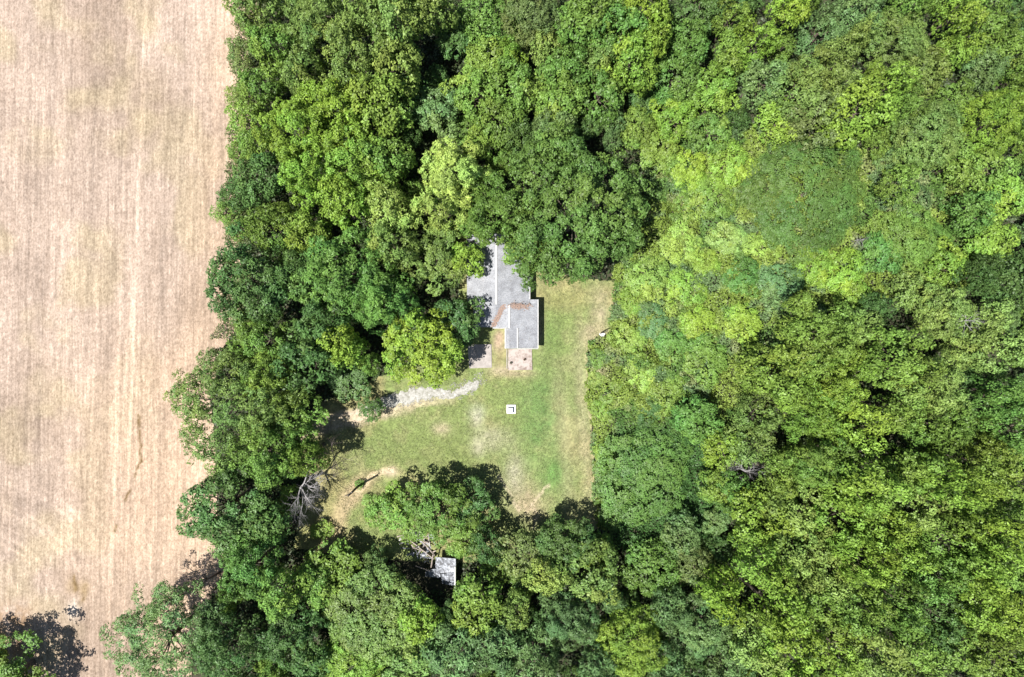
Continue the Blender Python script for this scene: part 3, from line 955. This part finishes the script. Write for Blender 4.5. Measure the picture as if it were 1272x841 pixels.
def forest(px, py):
    return ~inside(px, py, FIELD) & ~inside(px, py, YARD) & ~inside(px, py, BRUSH) & ~inside(px, py, [(500, 650), (572, 650), (572, 732), (500, 732)])
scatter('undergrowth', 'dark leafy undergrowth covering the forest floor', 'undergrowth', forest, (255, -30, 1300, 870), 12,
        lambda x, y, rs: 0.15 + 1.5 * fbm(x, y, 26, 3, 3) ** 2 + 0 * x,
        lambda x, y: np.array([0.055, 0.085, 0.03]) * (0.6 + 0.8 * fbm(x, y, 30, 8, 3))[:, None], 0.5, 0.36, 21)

def brush_h(x, y, rs):
    e = np.interp(y, [350, 412, 424, 440, 500, 625, 655], [764, 759, 733, 729, 733, 743, 744])
    rise = 0.25 + 0.75 * sstep(0, 45, x - e)
    h = rise * (0.7 + 3.4 * fbm(x, y, 30, 4, 4) ** 1.5 + 1.0 * vnoise(x, y, 9, 6))
    if rs is not None: h = h - rs.uniform(0, 0.45, len(x)) ** 1.5
    return np.maximum(h, 0.06)
def brush_col(x, y):
    c = np.tile(np.array([0.185, 0.265, 0.048]), (len(x), 1))
    t = lambda a: a[:, None]
    def blend(c, d, m): return c * (1 - m[:, None]) + np.array(d) * m[:, None]
    c = blend(c, (0.230, 0.315, 0.066), sstep(0.42, 0.62, fbm(x, y, 38, 51, 3)))
    c = blend(c, (0.110, 0.205, 0.048), sstep(0.52, 0.66, fbm(x, y, 30, 52, 3)))
    c = blend(c, (0.115, 0.195, 0.085), 0.8 * sstep(0.6, 0.7, fbm(x, y, 32, 54, 3)))
    c = blend(c, (0.25, 0.29, 0.12), 0.7 * sstep(0.66, 0.74, fbm(x, y, 14, 55, 3)))
    c = blend(c, (0.07, 0.155, 0.042), sstep(500, 545, y) * sstep(740, 770, x))
    d = np.hypot((x - 745) / 10, (y - 460) / 9)
    c = blend(c, (0.34, 0.30, 0.19), 0.8 * np.exp(-d ** 2))
    return c
scatter('brush', 'low tangled yellow-green brush and brambles east of the lawn', 'brush', lambda x, y: inside(x + 9 * (vnoise(x, y, 7, 91) - 0.25), y, BRUSH), (718, 140, 1245, 705), 62,
        brush_h, brush_col, 0.32, 0.22, 22)

def grass_h(x, y, rs):
    return yard_z(x, y) + 0.02
def lawn_ok(x, y):
    house = inside(x, y, [(570, 285), (670, 285), (672, 435), (664, 462), (582, 460)])
    drive = seg_dist(x, y, [(440, 515), (500, 496), (575, 486), (594, 474)]) < 10
    return inside(x, y, YARD) & ~house & ~drive & (fbm(x, y, 22, 3, 3) > 0.36)
scatter('grass', 'short ragged grass tufts on the lawn', 'grass', lawn_ok, (365, 285, 765, 700), 60, grass_h,
        lambda x, y: (yard_col(x[None, :], y[None, :])[0] * 0.55 + np.array([0.175, 0.205, 0.075]) * 0.45) * 1.0, 0.15, 0.085, 23, lay=1.6)

# loose stones feathering the edge of the drive
def near_drive(x, y):
    d = seg_dist(x, y, [(455, 508), (480, 500), (500, 494), (530, 489), (575, 485), (594, 473)])
    return d < 4 + 9 * vnoise(x, y, 6, 17)
scatter('loose_gravel', 'loose pale stones scattered along the drive', 'gravel', near_drive, (440, 455, 610, 530), 44,
        lambda x, y, rs: yard_z(x, y) + 0.05, lambda x, y: np.tile(np.array([0.37, 0.36, 0.335]), (len(x), 1)), 0.16, 0.13, 29, lay=3.0)

# tall weeds along the wood's edge on the field side
def fringe(x, y):
    e = np.interp(y, [p[1] for p in FIELD_EDGE], [p[0] for p in FIELD_EDGE])
    return (x > e - 20 - 14 * (vnoise(x * 0, y, 14, 2) - 0.3)) & (x < e + 14) & (y < 420)
scatter('weeds', 'rough weeds along the boundary between field and wood', 'weeds', fringe, (255, -20, 340, 430), 40,
        lambda x, y, rs: 0.2 + 0.9 * fbm(x, y, 12, 8, 3) + 0 * x,
        lambda x, y: np.array([0.11, 0.145, 0.05]) + 0.09 * (fbm(x, y, 14, 12, 3)[:, None] - 0.4) * np.array([1.4, 0.8, 0.5]), 0.34, 0.16, 24)

# ------------------------------------------------------------------ dead and leafless trees
def branchy(mb, rs, p, d, L, r, depth, sides=5, droop=0.0):
    pts = [Vector(p)]; rr = [r]
    n = 4
    dd = Vector(d).normalized()
    for i in range(n):
        dd = (dd + Vector((rs.uniform(-.22, .22), rs.uniform(-.22, .22), rs.uniform(-.18, .18) - droop))).normalized()
        pts.append(pts[-1] + dd * (L / n)); rr.append(r * (1 - 0.72 * (i + 1) / n))
    mb.tube(pts, rr, sides)
    if depth == 0: return
    for i in range(1, n + 1):
        for _ in range(1 if i < n else 2):
            a = Vector((rs.uniform(-1, 1), rs.uniform(-1, 1), rs.uniform(-.5, .6)))
            nd = (dd * 0.75 + a * 0.75).normalized()
            branchy(mb, rs, pts[i], nd, L * rs.uniform(0.5, 0.75), rr[i] * 0.75, depth - 1, 4, droop)

def dead_tree(px, py, h, label, mat, spread, seed, lean=(0, 0), depth=3, trunk_r=0.22):
    rs = random.Random(seed)
    loc = at(px, py, h * 0.7)
    root = empty('dead_tree', (loc.x, loc.y, 0))
    tag(root, label, 'dead tree')
    t = MB()
    top = Vector((lean[0] * 0.4, lean[1] * 0.4, h * 0.6))
    t.tube([(0, 0, -0.1), top * 0.5, top], [trunk_r, trunk_r * 0.8, trunk_r * 0.6], 8)
    t.build('trunk', mat, root, smooth=True)
    for k in range(6):
        a = rs.uniform(0, 6.28)
        d = Vector((math.cos(a) + lean[0] * 0.35, math.sin(a) + lean[1] * 0.35, rs.uniform(0.25, 0.9)))
        b = MB()
        branchy(b, rs, top * rs.uniform(0.7, 1.0), d, spread * rs.uniform(0.75, 1.1), trunk_r * 0.5, depth)
        b.build('branch', mat, root, smooth=True)
    return root
dead_tree(366, 606, 9.5, 'bare grey dead tree in the shade at the lawn\'s west end', M_DEAD, 3.1, 3, lean=(1.3, -0.6), depth=3, trunk_r=0.26)
dead_tree(930, 588, 12, 'leafless pale grey twiggy tree among green crowns east of the thicket', M_DEAD, 2.0, 9, depth=3, trunk_r=0.12)
dead_tree(252, 728, 8, 'leafless purplish-brown tree on the field edge at the lower left', M_TWIG, 3.2, 12, lean=(-0.6, 1.0), depth=3, trunk_r=0.2)
dead_tree(1072, 296, 7, 'small patch of bare grey twigs beside the large smooth dome', M_DEAD, 1.1, 15, depth=2, trunk_r=0.08)
dead_tree(1210, 398, 15, 'grey leafless stems poking through the pale right-border crowns', M_DEAD, 1.9, 18, depth=2, trunk_r=0.12)
dead_tree(408, 570, 9, 'thin bare branches reaching over the lawn\'s west end', M_TWIG, 2.6, 22, lean=(1.2, 0.2), depth=2, trunk_r=0.1)

# ------------------------------------------------------------------ the house
house = empty('house', at(620, 370, 0))
tag(house, 'low grey-roofed single-storey house between the trees and the lawn', 'house')
HL = house.location.copy()
def hp(px, py, z):
    p = at(px, py, z); return Vector((p.x - HL.x, p.y - HL.y, z))

E0 = 2.55; SL = 0.27       # eave height, roof slope
def zmain(px): return E0 + 0.05 + max(0.0, (41.5 - abs(px - 616.5)) * S * SL)
RZ = zmain(616.5)
roof = MB()
ROOFT = 0.14
# main gable
roof.slab([hp(580, 290, zmain(580)), hp(616.5, 290, RZ), hp(616.5, 379, RZ), hp(580, 379, zmain(580))][::-1], ROOFT)
roof.slab([hp(616.5, 290, RZ), hp(658, 290, E0 + .05), hp(658, 379, E0 + .05), hp(616.5, 379, RZ)][::-1], ROOFT)
main_roof = roof.build('roof', M_ROOF, house)
# south-west hipped corner: a slope facing south, then the wing's own gable, 3 cm proud where they meet
swr = MB()
zc_ = zmain(600) - 0.02
swr.slab([hp(588, 379.2, zmain(588)), hp(616.5, 379.2, RZ - .02), hp(626, 377, RZ - .30), hp(613, 406.5, E0 + .02), hp(588, 406.5, E0 - .02)][::-1], ROOFT)
swr.build('hip_roof', M_ROOF, house)
WR = E0 + 35.5 * S * SL + 0.02
wr = MB()
wr.slab([hp(632.5, 378, WR), hp(668, 378, E0), hp(668, 432.5, E0), hp(632.5, 432.5, WR)][::-1], ROOFT)
wr.slab([hp(626, 377.5, WR - .10), hp(632.5, 378, WR), hp(632.5, 407.5, WR), hp(613, 407.5, E0 + .12)][::-1], ROOFT)
wr.slab([hp(658.3, 372, E0 + .10), hp(668, 372, E0 - .002), hp(668, 377.9, E0 - .002), hp(658.3, 377.9, E0 + .10)][::-1], ROOFT)
wing = wr.build('wing_roof', M_ROOF, house)
pr = MB()
zr = E0 + 25 * S * SL + 0.10
pr.slab([hp(628, 407.8, zr - .46), hp(643, 407.8, zr), hp(643, 433, zr), hp(628, 433, zr - .46)][::-1], 0.16)
pr.build('porch_roof', M_ROOF, house)
# ridge caps and white rakes
def strip(a, b, w, t, name, parent, mat=M_TRIM):
    m = MB(); d = (b - a); n = Vector((-d.y, d.x, 0)).normalized() * w / 2
    m.slab([a - n, b - n, b + n, a + n], t)
    return m.build(name, mat, parent)
strip(hp(616.5, 290, RZ + .05), hp(616.5, 378, RZ + .05), 0.24, 0.07, 'ridge_cap', main_roof)
strip(hp(632.5, 378.5, WR + .05), hp(632.5, 407.5, WR + .05), 0.24, 0.07, 'ridge_cap', wing)
strip(hp(643, 408, zr + .05), hp(643, 433, zr + .05), 0.17, 0.07, 'ridge_cap', wing)
strip(hp(627.6, 408, zr - .40), hp(627.6, 433, zr - .40), 0.16, 0.12, 'gutter', house)
strip(hp(668.4, 372, E0 + .02), hp(668.4, 432.6, E0 + .02), 0.12, 0.14, 'gutter', house)
strip(hp(658.2, 290, E0 + .06), hp(658.2, 371.6, E0 + .06), 0.10, 0.13, 'gutter', house)
strip(hp(612, 407.4, E0 + .10), hp(627, 407.4, E0 + .14), 0.16, 0.10, 'gutter', house)
strip(hp(643.8, 433.2, E0 + .66), hp(668.4, 433.2, E0 + .02), 0.10, 0.14, 'barge_board', house)
# walls
wl = MB()
def wallbox(x0, y0, x1, y1, h):
    a = hp(x0, y0, 0); b = hp(x1, y1, 0)
    c = (a + b) / 2
    wl.box((c.x, c.y, h / 2 - 0.1), (abs(b.x - a.x), abs(b.y - a.y), h + 0.2))
wallbox(582.5, 294, 655.5, 376, 2.45)
wallbox(592, 376.05, 628, 403, 2.35)
wallbox(630.5, 376.1, 665, 430, 2.42)
wl.build('wall', M_SIDING, house)
def opening(name, px, py, w, h, z, axis):
    a = hp(px, py, 0)
    f = MB(); g = MB()
    if axis == 'x':
        f.box((a.x, a.y, z), (0.08, w + .16, h + .16)); g.box((a.x + 0.03, a.y, z), (0.06, w, h))
    else:
        f.box((a.x, a.y, z), (w + .16, 0.08, h + .16)); g.box((a.x, a.y - 0.03, z), (w, 0.06, h))
    fo = f.build(name, M_WHITE, house)
    g.build('pane' if name == 'window' else 'door_leaf', M_GLASS if name == 'window' else M_WOOD, fo)
opening('window', 665.6, 392, 1.1, 1.1, 1.5, 'x'); opening('window', 665.6, 415, 1.1, 1.1, 1.5, 'x')
opening('window', 656.1, 350, 1.1, 1.1, 1.5, 'x')
opening('door', 648, 430.6, 0.9, 2.0, 1.02, 'y'); opening('window', 658, 430.6, 0.9, 1.0, 1.5, 'y')
opening('window', 606, 403.6, 1.0, 1.0, 1.5, 'y')
# leaf litter lying in the valleys
def litter(name, line, width, n, zfn, seed, parent):
    rs = np.random.RandomState(seed)
    P = []
    for _ in range(n):
        i = rs.randint(len(line) - 1); t = rs.rand()
        x = line[i][0] * (1 - t) + line[i + 1][0] * t + rs.normal() * width; y = line[i][1] * (1 - t) + line[i + 1][1] * t + rs.normal() * width * 0.6
        p = hp(x, y, zfn(x, y)); P.append(p)
    P = np.array(P)
    V, F = leaf_quads(P, rs.normal(size=P.shape), np.array([0, 0, 1.0]) + rs.normal(size=P.shape) * .25, np.full(n, .20), np.full(n, .14))
    return tag(link(name, np_mesh(name, V, F, M_LITTER), parent), kind='stuff')
litter('leaf_litter', [(625, 379), (619, 393), (613.5, 405)], 1.9, 420, lambda x, y: E0 + .12 + max(0, (406 - y)) / 29 * 0.95 + .12, 1, house)
litter('leaf_litter', [(636, 380), (646, 380.5), (656, 380)], 3.0, 260, lambda x, y: E0 + (668 - x) * S * SL + .08, 2, house)

# slabs round the house
def slab_thing(name, pts, z, t, mat, label, cat):
    m = MB(); m.slab([at(x, y, 0) + Vector((0, 0, z)) for x, y in pts][::-1], t)
    return tag(m.build(name, mat, None, bevel=0.015), label, cat)
slab_thing('patio_slab', [(631.5, 433.6), (660.5, 433.4), (661.2, 459.5), (631.0, 459.8)], 0.27, 0.3, M_PATIO, 'stained concrete patio slab at the house\'s south door', 'patio')
slab_thing('concrete_slab', [(581, 428), (610.5, 427.5), (611, 456.6), (583, 457.5)], 0.24, 0.3, M_CONC, 'pale concrete slab half in tree shade west of the patio', 'slab')
def pot(px, py, r, h, mat, label):
    m = MB(); p = at(px, py, 0)
    m.tube([(0, 0, 0), (0, 0, h * .8), (0, 0, h * .82), (0, 0, h)], [r * .75, r * .95, r * 1.1, r * 1.1], 14)
    o = m.build('plant_pot', mat); o.location = (p.x, p.y, 0.272)
    s = MB(); s.tube([(0, 0, h * 1.0), (0, 0, h * 1.02)], [r * .92, r * .92], 14)
    s.build('soil', M_FLOOR, o)
    tag(o, label, 'plant pot')
pot(651.5, 446.5, 0.17, 0.3, M_POT, 'reddish pot on the east half of the patio slab')
pot(634.8, 450.5, 0.16, 0.28, M_DARKPOT, 'small dark pot on the west side of the patio slab')
edge = MB(); a = at(629.8, 434, 0); b = at(629.6, 458, 0)
edge.box(((a.x + b.x) / 2, (a.y + b.y) / 2, 0.16), (0.14, abs(a.y - b.y), 0.16))
tag(edge.build('edging_kerb', M_CONC, None, bevel=0.01), 'thin pale kerb along the patio slab\'s west side', 'kerb')

# concrete well cap on the lawn
well = empty('well_cap', at(635, 508, 0)); tag(well, 'small square white concrete well cap in the middle of the lawn', 'well cap')
m = MB(); m.box((0, 0, 0.15), (1.36, 1.30, 0.34)); m.build('base_slab', M_WHITE, well, bevel=0.02)
m = MB(); m.box((-0.20, -0.18, 0.62), (0.82, 0.78, 0.62)); lidp = m.build('housing', M_WHITE, well, bevel=0.03)
m = MB(); m.box((-0.20, -0.18, 0.95), (0.86, 0.82, 0.05)); m.build('lid', M_WHITE, well)

# utility pole at the lawn's west end
pl = at(447, 602, 0)
pole = empty('utility_pole', (pl.x, pl.y, 0)); tag(pole, 'dark wooden utility pole beside the dirt path at the lawn\'s west end', 'pole')
m = MB(); m.tube([(0, 0, -0.2), (0, 0, 4), (0, 0, 7.0)], [0.17, 0.15, 0.12], 10); m.build('shaft', M_POLE, pole, smooth=True)
m = MB(); m.box((0, 0.15, 6.5), (1.2, 0.1, 0.12), rz=0.5); m.build('crossarm', M_POLE, pole)
for dx in (-.5, .5):
    m = MB(); c = Vector((dx * math.cos(.5) - .15 * math.sin(.5), dx * math.sin(.5) + .15 * math.cos(.5) , 6.56))
    m.tube([c, c + Vector((0, 0, .18))], [.05, .04], 8); m.build('insulator', M_CONC, pole)
plant(447, 601, 6, 'oak', 'grn', 1.0, 'small green weed clump at the utility pole\'s foot', 'shrub', 'shrub', zoff=0.1)

# two old clothes-line posts on the east edge
def line_post(px, py, h, label):
    p = at(px, py, 0)
    r = empty('clothesline_post', (p.x, p.y, 0)); tag(r, label, 'post')
    m = MB(); m.tube([(0, 0, -.1), (0, 0, h)], [0.09, 0.075], 10); m.build('shaft', M_POLE, r, smooth=True)
    m = MB(); m.box((0, 0, h - .05), (1.3, 0.1, 0.1), rz=SUN_A - 0.1); m.build('crossarm', M_POLE, r)
    m = MB(); m.box((0.1, -0.35, 0.18), (0.85, 0.5, 0.3)); m.build('footing', M_WHITE, r, bevel=0.03)
line_post(747, 413, 3.0, 'northern clothesline post with white footing at the lawn\'s bare corner')
line_post(750, 487, 3.2, 'southern clothesline post with white footing half lost in the brush')

# ------------------------------------------------------------------ the ruined shed
SH = at(545, 700, 0)
shed = empty('ruined_shed', (SH.x, SH.y, 0)); tag(shed, 'collapsed shed with torn white metal roofing among the southern trees', 'shed')
def sp(px, py, z):
    p = at(px, py, z); return Vector((p.x - SH.x, p.y - SH.y, z))
srs = random.Random(8)
m = MB(); m.slab([sp(541, 692, 2.2), sp(566, 694, 2.45), sp(566, 711, 2.4), sp(548, 712, 2.0), sp(541, 705, 1.9)][::-1], 0.06); m.build('roof_sheet', M_METAL, shed)
m = MB(); m.slab([sp(548, 713, 1.95), sp(566, 711.5, 2.36), sp(566, 728, 2.1), sp(549, 725, 1.5)][::-1], 0.06); m.build('roof_sheet', M_METAL, shed)
m = MB(); m.slab([sp(529, 708, 1.5), sp(547, 706, 1.75), sp(547, 718, 1.35), sp(528, 716, 1.1)][::-1], 0.06); m.build('roof_sheet', M_METAL, shed)
a, b = sp(567, 697, 0), sp(566.5, 726, 0)
m = MB(); m.box(((a.x + b.x) / 2, (a.y + b.y) / 2, 1.25), (0.16, abs(a.y - b.y), 2.5)); m.build('wall', M_WHITE, shed)
a, b = sp(541, 691, 0), sp(510, 668, 0)
for i in range(3):
    t = i / 3 + .16; c = a.lerp(b, t)
    m = MB(); m.box((c.x, c.y, .75), (1.2, .12, 1.5 - .3 * i), rz=math.atan2(b.y - a.y, b.x - a.x)); m.build('wall_fragment', M_WOOD, shed)
for p, q, r in ((sp(538, 689, 2.3), sp(535.5, 705, 1.9), .09), (sp(516, 703, 1.4), sp(534, 709.5, 1.9), .07), (sp(524, 672, 1.6), sp(540, 690, 2.2), .09),
                (sp(530, 672, 1.0), sp(519, 690, .8), .06), (sp(512, 680, .8), sp(530, 686, 1.2), .06)):
    m = MB(); m.tube([p, q], [r, r], 4); m.build('rafter', M_WOOD, shed)
for i in range(70):
    px, py = srs.uniform(496, 540), srs.uniform(656, 706)
    if py > 676 + (px - 496) * 0.7: continue
    z = srs.uniform(.15, .9)
    c = sp(px, py, z); an = srs.uniform(0, 3.14); L = srs.uniform(.5, 1.6)
    m = MB(); m.box((c.x, c.y, z), (L, .16, .04), rz=an, tilt=Vector((0, 0, 1)).rotation_difference(Vector((srs.uniform(-.4, .4), srs.uniform(-.4, .4), 1))))
    m.build('plank', srs.choice([M_WOOD, M_DEAD, M_METAL, M_TRIM]), shed)

for i in range(16):
    px, py = srs.uniform(492, 540), srs.uniform(664, 700)
    if py > 684 + (px - 496) * 0.5: continue
    z = srs.uniform(.3, 1.2); a = srs.uniform(0, 3.1); w, h_ = srs.uniform(.5, 1.3), srs.uniform(.3, .7)
    pts = [sp(px, py, z) + Vector((x * math.cos(a) - y * math.sin(a), x * math.sin(a) + y * math.cos(a), srs.uniform(-.25, .25))) for x, y in ((-w / 2, -h_ / 2), (w / 2, -h_ / 2 * .6), (w / 2 * .8, h_ / 2), (-w / 2 * .7, h_ / 2 * .8))]
    m = MB(); m.slab(pts[::-1], 0.03); m.build('roof_scrap', M_METAL, shed)
print('triangles', sum(sum(len(p.vertices) - 2 for p in me.polygons) if len(me.polygons) < 5000 else 2 * len(me.polygons) for me in bpy.data.meshes))
